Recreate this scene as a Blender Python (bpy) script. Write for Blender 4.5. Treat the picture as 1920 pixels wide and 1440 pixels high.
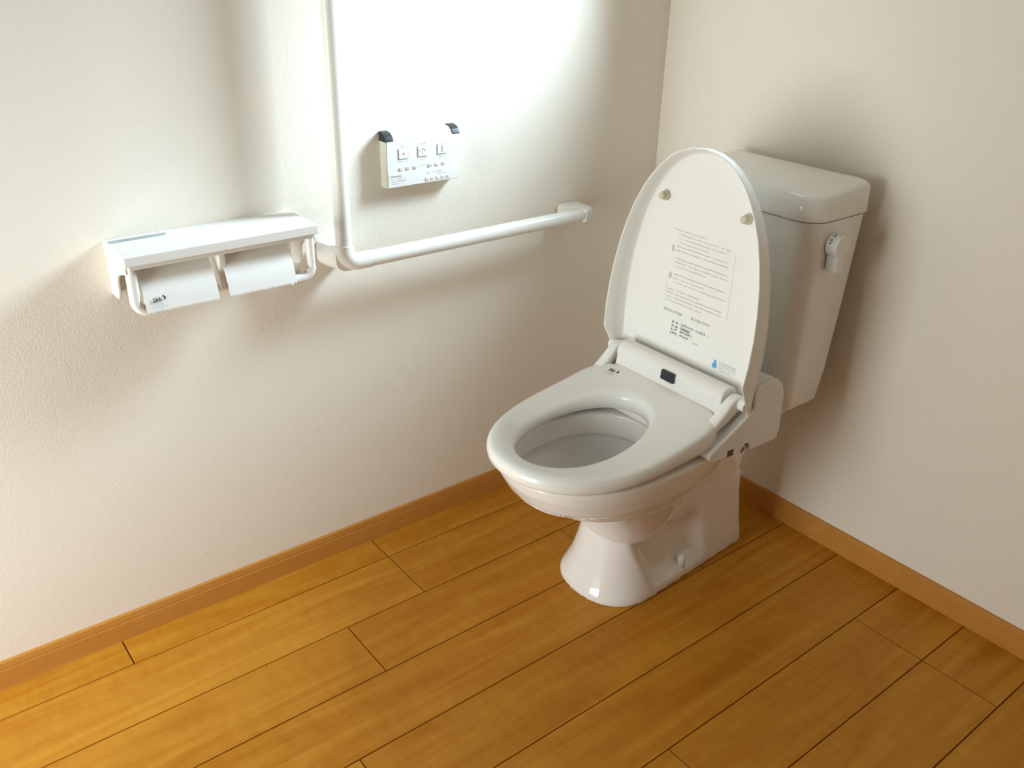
import bpy, bmesh, math, random
from mathutils import Vector, Matrix

for o in list(bpy.data.objects):
    bpy.data.objects.remove(o, do_unlink=True)
S = bpy.context.scene
COL = S.collection
random.seed(4)

# ------------------------------------------------------------------ camera
cam = bpy.data.cameras.new('camera')
cam.sensor_fit = 'HORIZONTAL'
cam.sensor_width = 36.0
cam.lens = 1684.15 / 1920 * 36.0
cam.clip_start = 0.02
cam_o = bpy.data.objects.new('camera', cam)
COL.objects.link(cam_o)
_y, _p, _r = 0.8971, 0.4627, 0.0256
fw = Vector((math.cos(_p) * math.cos(_y), math.cos(_p) * math.sin(_y), -math.sin(_p)))
rt0 = Vector((math.sin(_y), -math.cos(_y), 0))
up0 = rt0.cross(fw)
rt = math.cos(_r) * rt0 + math.sin(_r) * up0
up = -math.sin(_r) * rt0 + math.cos(_r) * up0
M = Matrix((rt, up, -fw)).transposed().to_4x4()
M.translation = Vector((-1.6667, -1.5388, 1.2669))
cam_o.matrix_world = M
S.camera = cam_o

# ------------------------------------------------------------------ light
S.view_settings.view_transform = 'Standard'
S.view_settings.look = 'None'
S.view_settings.gamma = 1.0
S.view_settings.use_curve_mapping = False
S.view_settings.exposure = 0.04
world = bpy.data.worlds.new('sky')
S.world = world
world.use_nodes = True
world.node_tree.nodes['Background'].inputs[0].default_value = (0.75, 0.88, 1.0, 1)
world.node_tree.nodes['Background'].inputs[1].default_value = 0.25

WIN_Y0, WIN_Y1, WIN_Z0, WIN_Z1 = -0.60, -0.26, 1.24, 1.80   # window opening in the back wall
WALL_T = 0.13


def area(name, loc, size, energy, color, rot):
    l = bpy.data.lights.new(name, 'AREA')
    l.shape = 'RECTANGLE'
    l.size, l.size_y = size
    l.energy = energy
    l.color = color
    o = bpy.data.objects.new(name, l)
    o.location = loc
    o.rotation_euler = rot
    COL.objects.link(o)
    return o


# bright sky seen through the window above the tank: it stands outside, over the side away from the grab bar
sky = area('window_daylight', (0.72, -0.73, 1.93), (0.75, 0.75), 76.0, (0.65, 0.855, 1.0), (0, 0, 0))
sky.rotation_euler = (Vector((-1.30, 0, 0.70)) - sky.location).to_track_quat('-Z', 'Y').to_euler()
sky.data.spread = math.radians(100)
# added soft fill light, shining through an unseen doorway behind the camera's left shoulder
DOOR_Y0, DOOR_Y1, DOOR_Z = -0.80, -0.06, 2.0
area('doorway_fill', (-2.50, -0.42, 0.62), (1.15, 0.70), 13.6, (0.86, 0.945, 0.96), (0, -math.pi / 2, 0.16)).data.spread = math.radians(125)


# ------------------------------------------------------------------ materials
def mat(name, color, rough=0.5, spec=0.5, coat=0.0, bump=None):
    m = bpy.data.materials.new(name)
    m.use_nodes = True
    b = m.node_tree.nodes['Principled BSDF']
    b.inputs['Base Color'].default_value = (*color, 1)
    b.inputs['Roughness'].default_value = rough
    b.inputs['Specular IOR Level'].default_value = spec
    b.inputs['Coat Weight'].default_value = coat
    b.inputs['Coat Roughness'].default_value = 0.05
    return m


def nd(m, t, **kw):
    n = m.node_tree.nodes.new(t)
    for k, v in kw.items():
        setattr(n, k, v)
    return n


def wallpaper(name, color, axis):
    """cream vinyl wallpaper with a fine woven relief; axis = horizontal axis of the wall"""
    m = mat(name, color, 0.75, 0.25)
    L = m.node_tree.links
    b = m.node_tree.nodes['Principled BSDF']
    g = nd(m, 'ShaderNodeNewGeometry')
    outs = []
    for sc in ((360, 120), (140, 340)):
        mp = nd(m, 'ShaderNodeVectorMath', operation='MULTIPLY')
        h, v = sc
        mp.inputs[1].default_value = (h, h, v)
        L.new(g.outputs['Position'], mp.inputs[0])
        n = nd(m, 'ShaderNodeTexNoise')
        n.inputs['Scale'].default_value = 1.0
        n.inputs['Detail'].default_value = 1.0
        L.new(mp.outputs[0], n.inputs['Vector'])
        outs.append(n.outputs['Fac'])
    mx = nd(m, 'ShaderNodeMath', operation='MAXIMUM')
    L.new(outs[0], mx.inputs[0])
    L.new(outs[1], mx.inputs[1])
    bp = nd(m, 'ShaderNodeBump')
    bp.inputs['Strength'].default_value = 0.55
    bp.inputs['Distance'].default_value = 0.0012
    L.new(mx.outputs[0], bp.inputs['Height'])
    L.new(bp.outputs[0], b.inputs['Normal'])
    return m


def wood(name, c_dark, c_light, rough, sx=2.2, sy=22.0, var=0.10, rings=0.5):
    m = mat(name, c_light, rough, 0.22)
    L = m.node_tree.links
    b = m.node_tree.nodes['Principled BSDF']
    g = nd(m, 'ShaderNodeNewGeometry')
    oi = nd(m, 'ShaderNodeObjectInfo')
    off = nd(m, 'ShaderNodeVectorMath', operation='MULTIPLY_ADD')
    sc = nd(m, 'ShaderNodeVectorMath', operation='SCALE')
    cmb = nd(m, 'ShaderNodeCombineXYZ')
    for i in range(3):
        L.new(oi.outputs['Random'], cmb.inputs[i])
    sc.inputs['Scale'].default_value = 37.0
    L.new(cmb.outputs[0], sc.inputs[0])
    L.new(g.outputs['Position'], off.inputs[0])
    off.inputs[1].default_value = (sx, sy, sy)
    L.new(sc.outputs[0], off.inputs[2])
    n1 = nd(m, 'ShaderNodeTexNoise')
    n1.inputs['Scale'].default_value = 1.0
    n1.inputs['Detail'].default_value = 6.0
    n1.inputs['Distortion'].default_value = 1.2
    L.new(off.outputs[0], n1.inputs['Vector'])
    # fine grain
    mp = nd(m, 'ShaderNodeVectorMath', operation='MULTIPLY')
    mp.inputs[1].default_value = (9, 260, 260)
    L.new(g.outputs['Position'], mp.inputs[0])
    n2 = nd(m, 'ShaderNodeTexNoise')
    n2.inputs['Scale'].default_value = 1.0
    n2.inputs['Detail'].default_value = 3.0
    L.new(mp.outputs[0], n2.inputs['Vector'])
    # blotches across the board (figure)
    mp3 = nd(m, 'ShaderNodeVectorMath', operation='MULTIPLY_ADD')
    mp3.inputs[1].default_value = (60, 18, 18)
    L.new(g.outputs['Position'], mp3.inputs[0])
    L.new(sc.outputs[0], mp3.inputs[2])
    n3 = nd(m, 'ShaderNodeTexNoise')
    n3.inputs['Scale'].default_value = 1.0
    n3.inputs['Detail'].default_value = 2.0
    L.new(mp3.outputs[0], n3.inputs['Vector'])
    add = nd(m, 'ShaderNodeMath', operation='MULTIPLY_ADD')
    L.new(n2.outputs['Fac'], add.inputs[0])
    add.inputs[1].default_value = 0.25
    L.new(n1.outputs['Fac'], add.inputs[2])
    add2 = nd(m, 'ShaderNodeMath', operation='MULTIPLY_ADD')
    L.new(n3.outputs['Fac'], add2.inputs[0])
    add2.inputs[1].default_value = 0.28
    L.new(add.outputs[0], add2.inputs[2])
    rv = nd(m, 'ShaderNodeMath', operation='MULTIPLY_ADD')
    L.new(oi.outputs['Random'], rv.inputs[0])
    rv.inputs[1].default_value = var
    L.new(add2.outputs[0], rv.inputs[2])
    cr = nd(m, 'ShaderNodeValToRGB')
    cr.color_ramp.elements[0].position = 0.52
    cr.color_ramp.elements[0].color = (*c_dark, 1)
    cr.color_ramp.elements[1].position = 1.02
    cr.color_ramp.elements[1].color = (*c_light, 1)
    L.new(rv.outputs[0], cr.inputs[0])
    L.new(cr.outputs[0], b.inputs['Base Color'])
    return m


MAT = dict(
    wall=wallpaper('cream_wallpaper', (0.87, 0.79, 0.68), 'x'),
    ceiling=wallpaper('white_ceiling_paper', (0.86, 0.82, 0.75), 'x'),
    plank=wood('honey_wood', (0.45, 0.155, 0.006), (0.62, 0.275, 0.028), 0.45, var=0.05),
    groove=mat('dark_groove', (0.10, 0.045, 0.012), 0.8, 0.2),
    skirt=wood('skirting_wood', (0.53, 0.225, 0.040), (0.60, 0.27, 0.056), 0.45, var=0.0),
    ceramic=mat('white_ceramic', (0.87, 0.83, 0.78), 0.08, 0.5, 0.4),
    plastic=mat('white_plastic', (0.88, 0.855, 0.80), 0.22, 0.5),
    lidp=mat('white_lid_plastic', (0.89, 0.865, 0.80), 0.28, 0.4),
    unit=mat('white_unit_plastic', (0.84, 0.80, 0.745), 0.35, 0.4),
    rail=mat('white_rail_plastic', (0.87, 0.83, 0.76), 0.3, 0.4),
    holder=mat('white_holder_plastic', (0.86, 0.82, 0.76), 0.4, 0.35),
    remote=mat('ivory_plastic', (0.84, 0.80, 0.68), 0.4, 0.35),
    remote_face=mat('white_film', (0.86, 0.83, 0.78), 0.35, 0.4),
    black=mat('black_plastic', (0.02, 0.024, 0.028), 0.3, 0.5),
    dark=mat('dark_recess', (0.12, 0.09, 0.06), 0.6, 0.3),
    rubber=mat('beige_rubber', (0.62, 0.58, 0.44), 0.6, 0.2),
    seam=mat('grey_seam_plastic', (0.55, 0.53, 0.48), 0.6, 0.2),  # grey plastic border around the large remote buttons
    ink=mat('black_ink', (0.03, 0.03, 0.03), 0.6, 0.2),
    ink_grey=mat('grey_ink', (0.44, 0.43, 0.41), 0.6, 0.2),
    ink_faint=mat('faint_grey_ink', (0.58, 0.57, 0.54), 0.6, 0.2),
    ink_blue=mat('blue_ink', (0.10, 0.42, 0.75), 0.5, 0.2),
    ink_red=mat('red_ink', (0.70, 0.03, 0.05), 0.5, 0.2),
    film_grey=mat('grey_film', (0.42, 0.47, 0.50), 0.3, 0.4),
    sash=mat('white_sash', (0.80, 0.80, 0.78), 0.4, 0.4),
    steel=mat('steel', (0.45, 0.43, 0.40), 0.3, 0.5),
    water=mat('water', (0.75, 0.75, 0.70), 0.03, 0.5),
)
MAT['steel'].node_tree.nodes['Principled BSDF'].inputs['Metallic'].default_value = 1.0
gm = bpy.data.materials.new('window_glass')
gm.use_nodes = True
nt = gm.node_tree
nt.nodes.clear()
_o = nt.nodes.new('ShaderNodeOutputMaterial')
_t = nt.nodes.new('ShaderNodeBsdfTransparent')
_g = nt.nodes.new('ShaderNodeBsdfGlossy')
_g.inputs['Roughness'].default_value = 0.02
_x = nt.nodes.new('ShaderNodeMixShader')
_x.inputs[0].default_value = 0.06
nt.links.new(_t.outputs[0], _x.inputs[1])
nt.links.new(_g.outputs[0], _x.inputs[2])
nt.links.new(_x.outputs[0], _o.inputs[0])
MAT['glass'] = gm

# ------------------------------------------------------------------ helpers
LOC = {}


def wloc(o):
    p = Vector((0, 0, 0))
    while o is not None:
        p += o.location
        o = o.parent
    return p


def link(name, me, m, parent=None, smooth=False, angle=None):
    """mesh given in world coordinates -> one object, placed relative to its parent"""
    o = bpy.data.objects.new(name, me)
    COL.objects.link(o)
    if parent is not None:
        me.transform(Matrix.Translation(-wloc(parent)))
        o.parent = parent
    me.materials.clear()
    me.materials.append(MAT[m] if isinstance(m, str) else m)
    for p in me.polygons:
        p.use_smooth = smooth
    if smooth and angle is not None:
        me.set_sharp_from_angle(angle=math.radians(angle))
    me.update()
    return o


def weighted(o):
    w = o.modifiers.new('weighted_normals', 'WEIGHTED_NORMAL')
    w.mode = 'FACE_AREA'
    w.weight = 100
    w.keep_sharp = True
    return o


def from_bm(bm, name):
    bmesh.ops.recalc_face_normals(bm, faces=bm.faces)
    me = bpy.data.meshes.new(name)
    bm.to_mesh(me)
    bm.free()
    return me


def pyd(name, v, f, m, parent=None, smooth=False, angle=None):
    me = bpy.data.meshes.new(name)
    me.from_pydata([tuple(p) for p in v], [], f)
    bm = bmesh.new()
    bm.from_mesh(me)
    bmesh.ops.recalc_face_normals(bm, faces=bm.faces)
    bm.to_mesh(me)
    bm.free()
    return link(name, me, m, parent, smooth, angle)


def box(name, lo, hi, m, parent=None, bev=0.0, seg=2):
    bm = bmesh.new()
    bmesh.ops.create_cube(bm, size=1.0)
    for v in bm.verts:
        v.co = Vector([(lo[i] + hi[i]) / 2 + v.co[i] * (hi[i] - lo[i]) for i in range(3)])
    if bev > 0:
        bmesh.ops.bevel(bm, geom=bm.edges[:], offset=bev, segments=seg, profile=0.5, affect='EDGES')
    o = link(name, from_bm(bm, name), m, parent, bev > 0, 60)
    return weighted(o) if bev > 0 else o


def loft(name, rings, m, parent=None, cap0=True, cap1=True, smooth=True, angle=None, closed=True, mesh_only=False):
    n = len(rings[0])
    v = [p for r in rings for p in r]
    f = []
    for i in range(len(rings) - 1):
        for j in range(n if closed else n - 1):
            k = (j + 1) % n
            f.append((i * n + j, i * n + k, (i + 1) * n + k, (i + 1) * n + j))
    if cap0:
        f.append(tuple(range(n))[::-1])
    if cap1:
        f.append(tuple((len(rings) - 1) * n + j for j in range(n)))
    if mesh_only:
        return v, f
    return pyd(name, v, f, m, parent, smooth, angle)


def tube(name, pts, r, m, parent=None, seg=24, smooth=True):
    """round bar along a polyline, flat ends"""
    pts = [Vector(p) for p in pts]
    rings = []
    t0 = (pts[1] - pts[0]).normalized()
    a = Vector((0, 0, 1)) if abs(t0.z) < 0.9 else Vector((1, 0, 0))
    nrm = t0.cross(a).normalized()
    for i, p in enumerate(pts):
        if i == 0:
            t = pts[1] - pts[0]
        elif i == len(pts) - 1:
            t = pts[-1] - pts[-2]
        else:
            t = (pts[i + 1] - p).normalized() + (p - pts[i - 1]).normalized()
        t.normalize()
        nrm = (nrm - t * nrm.dot(t)).normalized()
        bn = t.cross(nrm)
        rr = r[i] if isinstance(r, (list, tuple)) else r
        rings.append([p + rr * (math.cos(2 * math.pi * k / seg) * nrm + math.sin(2 * math.pi * k / seg) * bn) for k in range(seg)])
    return loft(name, rings, m, parent, smooth=smooth, angle=50)


def arc(c, u, v, r, a0, a1, n):
    c, u, v = Vector(c), Vector(u), Vector(v)
    return [c + r * (math.cos(a0 + (a1 - a0) * i / n) * u + math.sin(a0 + (a1 - a0) * i / n) * v) for i in range(n + 1)]


def extrude_poly(name, pts2, axis, lo, hi, m, parent=None, bev=0.0, seg=2, mesh_only=False):
    """polygon given in the two other axes, extruded along `axis` (0, 1 or 2)"""
    def mk(p, h):
        q = list(p)
        q.insert(axis, h)
        return Vector(q)
    bm = bmesh.new()
    a = [bm.verts.new(mk(p, lo)) for p in pts2]
    b = [bm.verts.new(mk(p, hi)) for p in pts2]
    n = len(a)
    for i in range(n):
        bm.faces.new((a[i], a[(i + 1) % n], b[(i + 1) % n], b[i]))
    bm.faces.new(a[::-1])
    bm.faces.new(b)
    if bev > 0:
        bmesh.ops.recalc_face_normals(bm, faces=bm.faces)
        ed = [e for e in bm.edges if e.calc_face_angle(0) > 0.5]
        bmesh.ops.bevel(bm, geom=ed, offset=bev, segments=seg, profile=0.5, affect='EDGES')
    if mesh_only:
        return from_bm(bm, name)
    o = link(name, from_bm(bm, name), m, parent, bev > 0, 60)
    return weighted(o) if bev > 0 else o


def empty(name, loc, label, cat, group=None):
    o = bpy.data.objects.new(name, None)
    o.empty_display_size = 0.05
    o.location = loc
    COL.objects.link(o)
    o['label'] = label
    o['category'] = cat
    if group:
        o['group'] = group
    return o


def struct(o):
    o['kind'] = 'structure'
    return o


def baked(o):
    """apply the object's modifiers"""
    dg = bpy.context.evaluated_depsgraph_get()
    dg.update()
    me = bpy.data.meshes.new_from_object(o.evaluated_get(dg))
    o.modifiers.clear()
    o.data = me
    return o


def frame(origin, right, upv):
    r = Vector(right).normalized()
    u = Vector(upv)
    u = (u - r * u.dot(r)).normalized()
    m = Matrix((r, u, r.cross(u))).transposed().to_4x4()
    m.translation = Vector(origin)
    return m


def text_mesh(body, size, bold=0.0, sx=1.0):
    c = bpy.data.curves.new('t', 'FONT')
    c.body = body
    c.size = size
    c.offset = bold
    c.resolution_u = 2
    o = bpy.data.objects.new('t', c)
    COL.objects.link(o)
    dg = bpy.context.evaluated_depsgraph_get()
    me = bpy.data.meshes.new_from_object(o.evaluated_get(dg))
    bpy.data.objects.remove(o, do_unlink=True)
    bpy.data.curves.remove(c)
    me.transform(Matrix.Diagonal((sx, 1, 1, 1)))
    return me


def print_obj(name, items, fr, m, parent):
    """flat print: items are ('t', x, y, size, text[, bold[, sx]]) or ('p', [(x, y), ...]) in the frame's plane"""
    bm = bmesh.new()
    for it in items:
        if it[0] == 't':
            me = text_mesh(it[4], it[3], it[5] if len(it) > 5 else 0.0, it[6] if len(it) > 6 else 1.0)
            me.transform(Matrix.Translation((it[1], it[2], 0)))
            bm.from_mesh(me)
            bpy.data.meshes.remove(me)
        else:
            bm.faces.new([bm.verts.new((x, y, 0)) for x, y in it[1]])
    bm.transform(fr)
    me = bpy.data.meshes.new(name)
    bm.to_mesh(me)
    bm.free()
    o = link(name, me, m, parent)
    if len(items) > 2:
        o['kind'] = 'stuff'          # print too small to pick apart
    return o


def rect(x0, y0, x1, y1):
    return ('p', [(x0, y0), (x1, y0), (x1, y1), (x0, y1)])


def scribble(x0, y, x1, h, rng, cell=1.0, fill=0.8):
    """a line of illegible small print: little strokes"""
    out = []
    x = x0
    while x < x1:
        w = h * cell * rng.uniform(0.45, 0.9)
        if rng.random() < fill:
            k = rng.randint(0, 2)
            if k == 0:
                out.append(rect(x, y, x + w, y + h * 0.28))
                out.append(rect(x + w * 0.3, y, x + w * 0.55, y + h))
            elif k == 1:
                out.append(rect(x, y + h * 0.6, x + w, y + h * 0.88))
                out.append(rect(x, y, x + w * 0.3, y + h))
            else:
                out.append(rect(x, y + h * 0.35, x + w, y + h * 0.6))
                out.append(rect(x + w * 0.6, y, x + w * 0.85, y + h))
        x += w + h * 0.22
    return out


# ------------------------------------------------------------------ room shell
RX, RY, RH = -2.25, -2.4, 2.4            # room extends x in [RX, 0], y in [RY, 0]
W = 0.1515                               # board strip width
struct(box('wall_left', (RX - 0.1, 0, -0.02), (WALL_T, 0.1, RH), 'wall'))
struct(box('wall_right', (RX - 0.1, RY - 0.1, -0.02), (WALL_T, RY, RH), 'wall'))
bm = bmesh.new()
for lo, hi in (((RX - 0.1, RY, -0.02), (RX, DOOR_Y0, RH)), ((RX - 0.1, DOOR_Y1, -0.02), (RX, 0, RH)), ((RX - 0.1, DOOR_Y0, DOOR_Z), (RX, DOOR_Y1, RH))):
    cb = bmesh.ops.create_cube(bm, size=1.0)
    for v_ in cb['verts']:
        v_.co = Vector([(lo[i] + hi[i]) / 2 + v_.co[i] * (hi[i] - lo[i]) for i in range(3)])
struct(link('wall_front', from_bm(bm, 'wall_front'), 'wall'))
door = struct(bpy.data.objects.new('fill_doorway', None))  # unseen doorway, added as the opening for the fill light
door.location = (RX, DOOR_Y0, 0)
COL.objects.link(door)
for nm, lo, hi in (('door_jamb', (RX - 0.11, DOOR_Y0 - 0.03, 0), (RX + 0.012, DOOR_Y0, DOOR_Z + 0.03)), ('door_jamb', (RX - 0.11, DOOR_Y1, 0), (RX + 0.012, DOOR_Y1 + 0.03, DOOR_Z + 0.03)),
                   ('door_head', (RX - 0.11, DOOR_Y0, DOOR_Z), (RX + 0.012, DOOR_Y1, DOOR_Z + 0.03))):
    box(nm, lo, hi, 'skirt', door, 0.002)
struct(box('ceiling', (RX - 0.1, RY - 0.1, RH), (WALL_T, 0.1, RH + 0.1), 'ceiling'))
bm = bmesh.new()
ys = [RY, WIN_Y0, WIN_Y1, 0.0]
zs = [-0.02, WIN_Z0, WIN_Z1, RH]
for i in range(3):
    for j in range(3):
        if i == 1 and j == 1:
            continue
        for x in (0.0, WALL_T):
            vs = [bm.verts.new((x, ys[i + a], zs[j + b])) for a, b in ((0, 0), (1, 0), (1, 1), (0, 1))]
            bm.faces.new(vs)
for (a, b) in (((WIN_Y0, WIN_Z0), (WIN_Y1, WIN_Z0)), ((WIN_Y1, WIN_Z0), (WIN_Y1, WIN_Z1)),
               ((WIN_Y1, WIN_Z1), (WIN_Y0, WIN_Z1)), ((WIN_Y0, WIN_Z1), (WIN_Y0, WIN_Z0)),
               ((RY, zs[0]), (0, zs[0])), ((0, zs[0]), (0, RH)), ((0, RH), (RY, RH)), ((RY, RH), (RY, zs[0]))):
    bm.faces.new([bm.verts.new(p) for p in ((0, *a), (0, *b), (WALL_T, *b), (WALL_T, *a))])
bmesh.ops.remove_doubles(bm, verts=bm.verts, dist=1e-5)
struct(link('wall_back', from_bm(bm, 'wall_back'), 'wall'))

# window above the tank (outside the picture; its daylight lights the room)
win = struct(bpy.data.objects.new('window_1', None))
win.location = (WALL_T * 0.6, (WIN_Y0 + WIN_Y1) / 2, WIN_Z0)
COL.objects.link(win)
fx0, fx1, fw_ = 0.085, 0.12, 0.025
box('window_frame', (fx0, WIN_Y0, WIN_Z0), (fx1, WIN_Y0 + fw_, WIN_Z1), 'sash', win, 0.002)
box('window_frame', (fx0, WIN_Y1 - fw_, WIN_Z0), (fx1, WIN_Y1, WIN_Z1), 'sash', win, 0.002)
box('window_frame', (fx0, WIN_Y0 + fw_, WIN_Z0), (fx1, WIN_Y1 - fw_, WIN_Z0 + fw_), 'sash', win, 0.002)
box('window_frame', (fx0, WIN_Y0 + fw_, WIN_Z1 - fw_), (fx1, WIN_Y1 - fw_, WIN_Z1), 'sash', win, 0.002)
box('pane', (0.100, WIN_Y0 + fw_, WIN_Z0 + fw_), (0.104, WIN_Y1 - fw_, WIN_Z1 - fw_), 'glass', win)

# floor: a dark base with every board laid on it
floor = struct(box('floor', (RX, RY, -0.03), (0, 0, -0.012), 'groove'))


def plank(x0, x1, y0, y1):
    g, c, h = 0.0012, 0.0002, 0.0002
    x0, x1, y0, y1 = x0 + g, x1 - g, y0 + g, y1 - g
    v = [(x, y, z) for z, i in ((-0.012, 0), (-h, 0), (0, c)) for x, y in
         ((x0 + i, y0 + i), (x1 - i, y0 + i), (x1 - i, y1 - i), (x0 + i, y1 - i))]
    f = [(3, 2, 1, 0), (8, 9, 10, 11)]
    for b_ in (0, 4):
        for j in range(4):
            k = (j + 1) % 4
            f.append((b_ + j, b_ + k, b_ + 4 + k, b_ + 4 + j))
    pyd('plank', v, f, 'plank', floor)


J0 = -0.549 * W
cuts = {-1: (-1.414, -0.851, ), 0: (-0.851,), 1: (-1.037, -0.466), 2: (-1.65, -0.30), 3: (-1.18,), 4: (-1.55,),
        5: (-0.738, -0.172), 6: (-1.35, -0.172), 7: (-0.95,), 8: (-1.5, -0.4), 9: (-0.8,), 10: (-1.2,), 11: (-0.6,), 12: (-1.0,)}
for k in range(-1, 16):
    yt = 0.0 if k == -1 else J0 - k * W
    yb = max(J0 - (k + 1) * W, RY)
    if yt <= RY:
        break
    xs = [RX] + sorted(cuts.get(k, ())) + [0.0]
    for a, b in zip(xs[:-1], xs[1:]):
        plank(a, b, yb, yt)


def skirting(name, p0, p1, inward):
    """60 mm wooden baseboard with a small step near its top edge"""
    prof = [(0, 0), (0.0075, 0), (0.0075, 0.0405), (0.0063, 0.0415), (0.0063, 0.0435), (0.0070, 0.0445), (0.0060, 0.0565), (0.0045, 0.0585), (0, 0.0588)]
    p0, p1, n = Vector(p0), Vector(p1), Vector(inward)
    rings = [[q + n * d + Vector((0, 0, h)) for d, h in prof] for q in (p0, p1)]
    return struct(loft(name, rings, 'skirt', smooth=False))


skirting('baseboard_left', (RX, 0, 0), (0, 0, 0), (0, -1, 0))
skirting('baseboard_back', (0, -0.0075, 0), (0, RY, 0), (-1, 0, 0))
skirting('baseboard_right', (RX, RY, 0), (-0.0075, RY, 0), (0, 1, 0))
skirting('baseboard_front', (RX, DOOR_Y0 - 0.03, 0), (RX, RY + 0.0075, 0), (1, 0, 0))

# ------------------------------------------------------------------ toilet
YC = -0.440
toilet = empty('toilet', (-0.37, YC, 0), 'white ceramic toilet with raised lid and tank against the wall', 'toilet')


def egg(xf, xr, xm, w, z, nf=2.2, nr=2.6, n=72, yc=YC):
    """horizontal outline: rounded front at xf, squarer rear at xr, widest (half-width w) at xm; z may be a function of x"""
    out = []
    for i in range(n):
        t = 2 * math.pi * i / n
        c, s = math.cos(t), math.sin(t)
        e = nf if c < 0 else nr
        L = (xm - xf) if c < 0 else (xr - xm)
        x = xm + L * math.copysign(abs(c) ** (2 / e), c)
        y = yc + w * math.copysign(abs(s) ** (2 / e), s)
        out.append(Vector((x, y, z(x) if callable(z) else z)))
    return out


def add_shell(bm, rings):
    v, f = loft('', rings, None, mesh_only=True)
    vs = [bm.verts.new(p) for p in v]
    for q in f:
        try:
            bm.faces.new([vs[i] for i in q])
        except ValueError:
            pass


bm = bmesh.new()
# cup: outside from below, over the rim, down the inside
cup = [egg(-0.47, -0.42, -0.445, 0.02, 0.105),
       egg(-0.515, -0.40, -0.46, 0.056, 0.118),
       egg(-0.550, -0.38, -0.47, 0.080, 0.145),
       egg(-0.580, -0.37, -0.48, 0.096, 0.180),
       egg(-0.606, -0.36, -0.49, 0.106, 0.210),
       egg(-0.632, -0.35, -0.50, 0.114, 0.234),
       egg(-0.655, -0.34, -0.51, 0.121, 0.250),
       egg(-0.682, -0.33, -0.52, 0.132, 0.262),
       egg(-0.705, -0.32, -0.53, 0.142, 0.276),
       egg(-0.720, -0.31, -0.53, 0.147, 0.290),
       egg(-0.728, -0.30, -0.53, 0.151, 0.299),
       egg(-0.745, -0.285, -0.535, 0.160, 0.304),
       egg(-0.759, -0.275, -0.54, 0.166, 0.314),
       egg(-0.776, -0.245, -0.55, 0.172, 0.345),
       egg(-0.783, -0.23, -0.55, 0.174, 0.368),
       egg(-0.777, -0.235, -0.55, 0.169, 0.3745),
       egg(-0.760, -0.45, -0.60, 0.130, 0.3745, nr=2.2),
       egg(-0.752, -0.447, -0.60, 0.122, 0.370, nr=2.2),
       egg(-0.747, -0.447, -0.60, 0.118, 0.355, nr=2.2),
       egg(-0.745, -0.447, -0.60, 0.117, 0.330, nr=2.2),
       egg(-0.747, -0.446, -0.60, 0.119, 0.322, nr=2.2),
       egg(-0.756, -0.440, -0.60, 0.130, 0.320, nr=2.2),
       egg(-0.748, -0.436, -0.60, 0.126, 0.300, nr=2.2),
       egg(-0.690, -0.430, -0.57, 0.098, 0.266, nr=2.2),
       egg(-0.625, -0.425, -0.54, 0.070, 0.240, nr=2.2),
       egg(-0.570, -0.425, -0.51, 0.045, 0.220, nr=2.2),
       egg(-0.540, -0.440, -0.50, 0.025, 0.205, nr=2.2)]
add_shell(bm, cup)
# pedestal: flared front column, shallow side recess with the bolt, rear block
YB = -0.427


def lerp_tab(tab, z):
    if z <= tab[0][0]:
        return tab[0][1]
    for (a, p), (b, q) in zip(tab[:-1], tab[1:]):
        if z <= b:
            return p + (q - p) * (z - a) / (b - a)
    return tab[-1][1]


def sstep(t):
    t = max(0.0, min(1.0, t))
    return t * t * (3 - 2 * t)


def ped_ring(z):
    xf = lerp_tab(((0, -0.590), (0.012, -0.589), (0.030, -0.581), (0.060, -0.571), (0.10, -0.563), (0.15, -0.556), (0.21, -0.552)), z)
    w = lerp_tab(((0, 0.114), (0.012, 0.113), (0.030, 0.107), (0.060, 0.099), (0.10, 0.092), (0.15, 0.086), (0.21, 0.082)), z)
    xr = lerp_tab(((0, -0.142), (0.012, -0.143), (0.07, -0.158), (0.15, -0.176), (0.21, -0.186)), z)
    wr = lerp_tab(((0, 0.090), (0.07, 0.087), (0.21, 0.084)), z)
    yc = YB - 0.010 * min(1, z / 0.2)
    xm = xf + 0.105
    x0 = -0.482 - 0.45 * (z - 0.04)
    x1 = -0.275 - 0.22 * z

    def hw(x):
        if x < xm:
            b = w * max(0.0, 1 - ((xm - x) / (xm - xf)) ** 2.25) ** (1 / 2.25)
        else:
            b = w + (wr - w) * (x - xm) / (xr - xm)
        return b - 0.025 * sstep((x - x0) / 0.045) * sstep((x1 - x) / 0.050) * sstep((z - 0.018) / 0.030) * sstep((0.178 - z) / 0.06)
    side = []
    for i in range(1, 19):
        side.append((xm - (xm - xf) * math.cos(math.pi / 2 * i / 18), None))
    for i in range(1, 41):
        side.append((xm + (xr - 0.014 - xm) * i / 40, None))
    side = [(x, hw(x)) for x, _ in side]
    we = side[-1][1]
    for i in range(1, 7):
        a = math.pi / 2 * i / 6
        side.append((xr - 0.014 + 0.014 * math.sin(a), we - 0.014 * (1 - math.cos(a))))
    pts = [(xf, 0.0)] + side + [(x, -y) for x, y in side[::-1]]
    return [Vector((x, yc + y, z)) for x, y in pts]


add_shell(bm, [ped_ring(0.212 * i / 40) for i in range(41)])


def slab(secs):
    return [egg(a, b, (a + b) / 2, w, z, nf=9, nr=9, yc=-0.437) for a, b, w, z in secs]


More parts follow.
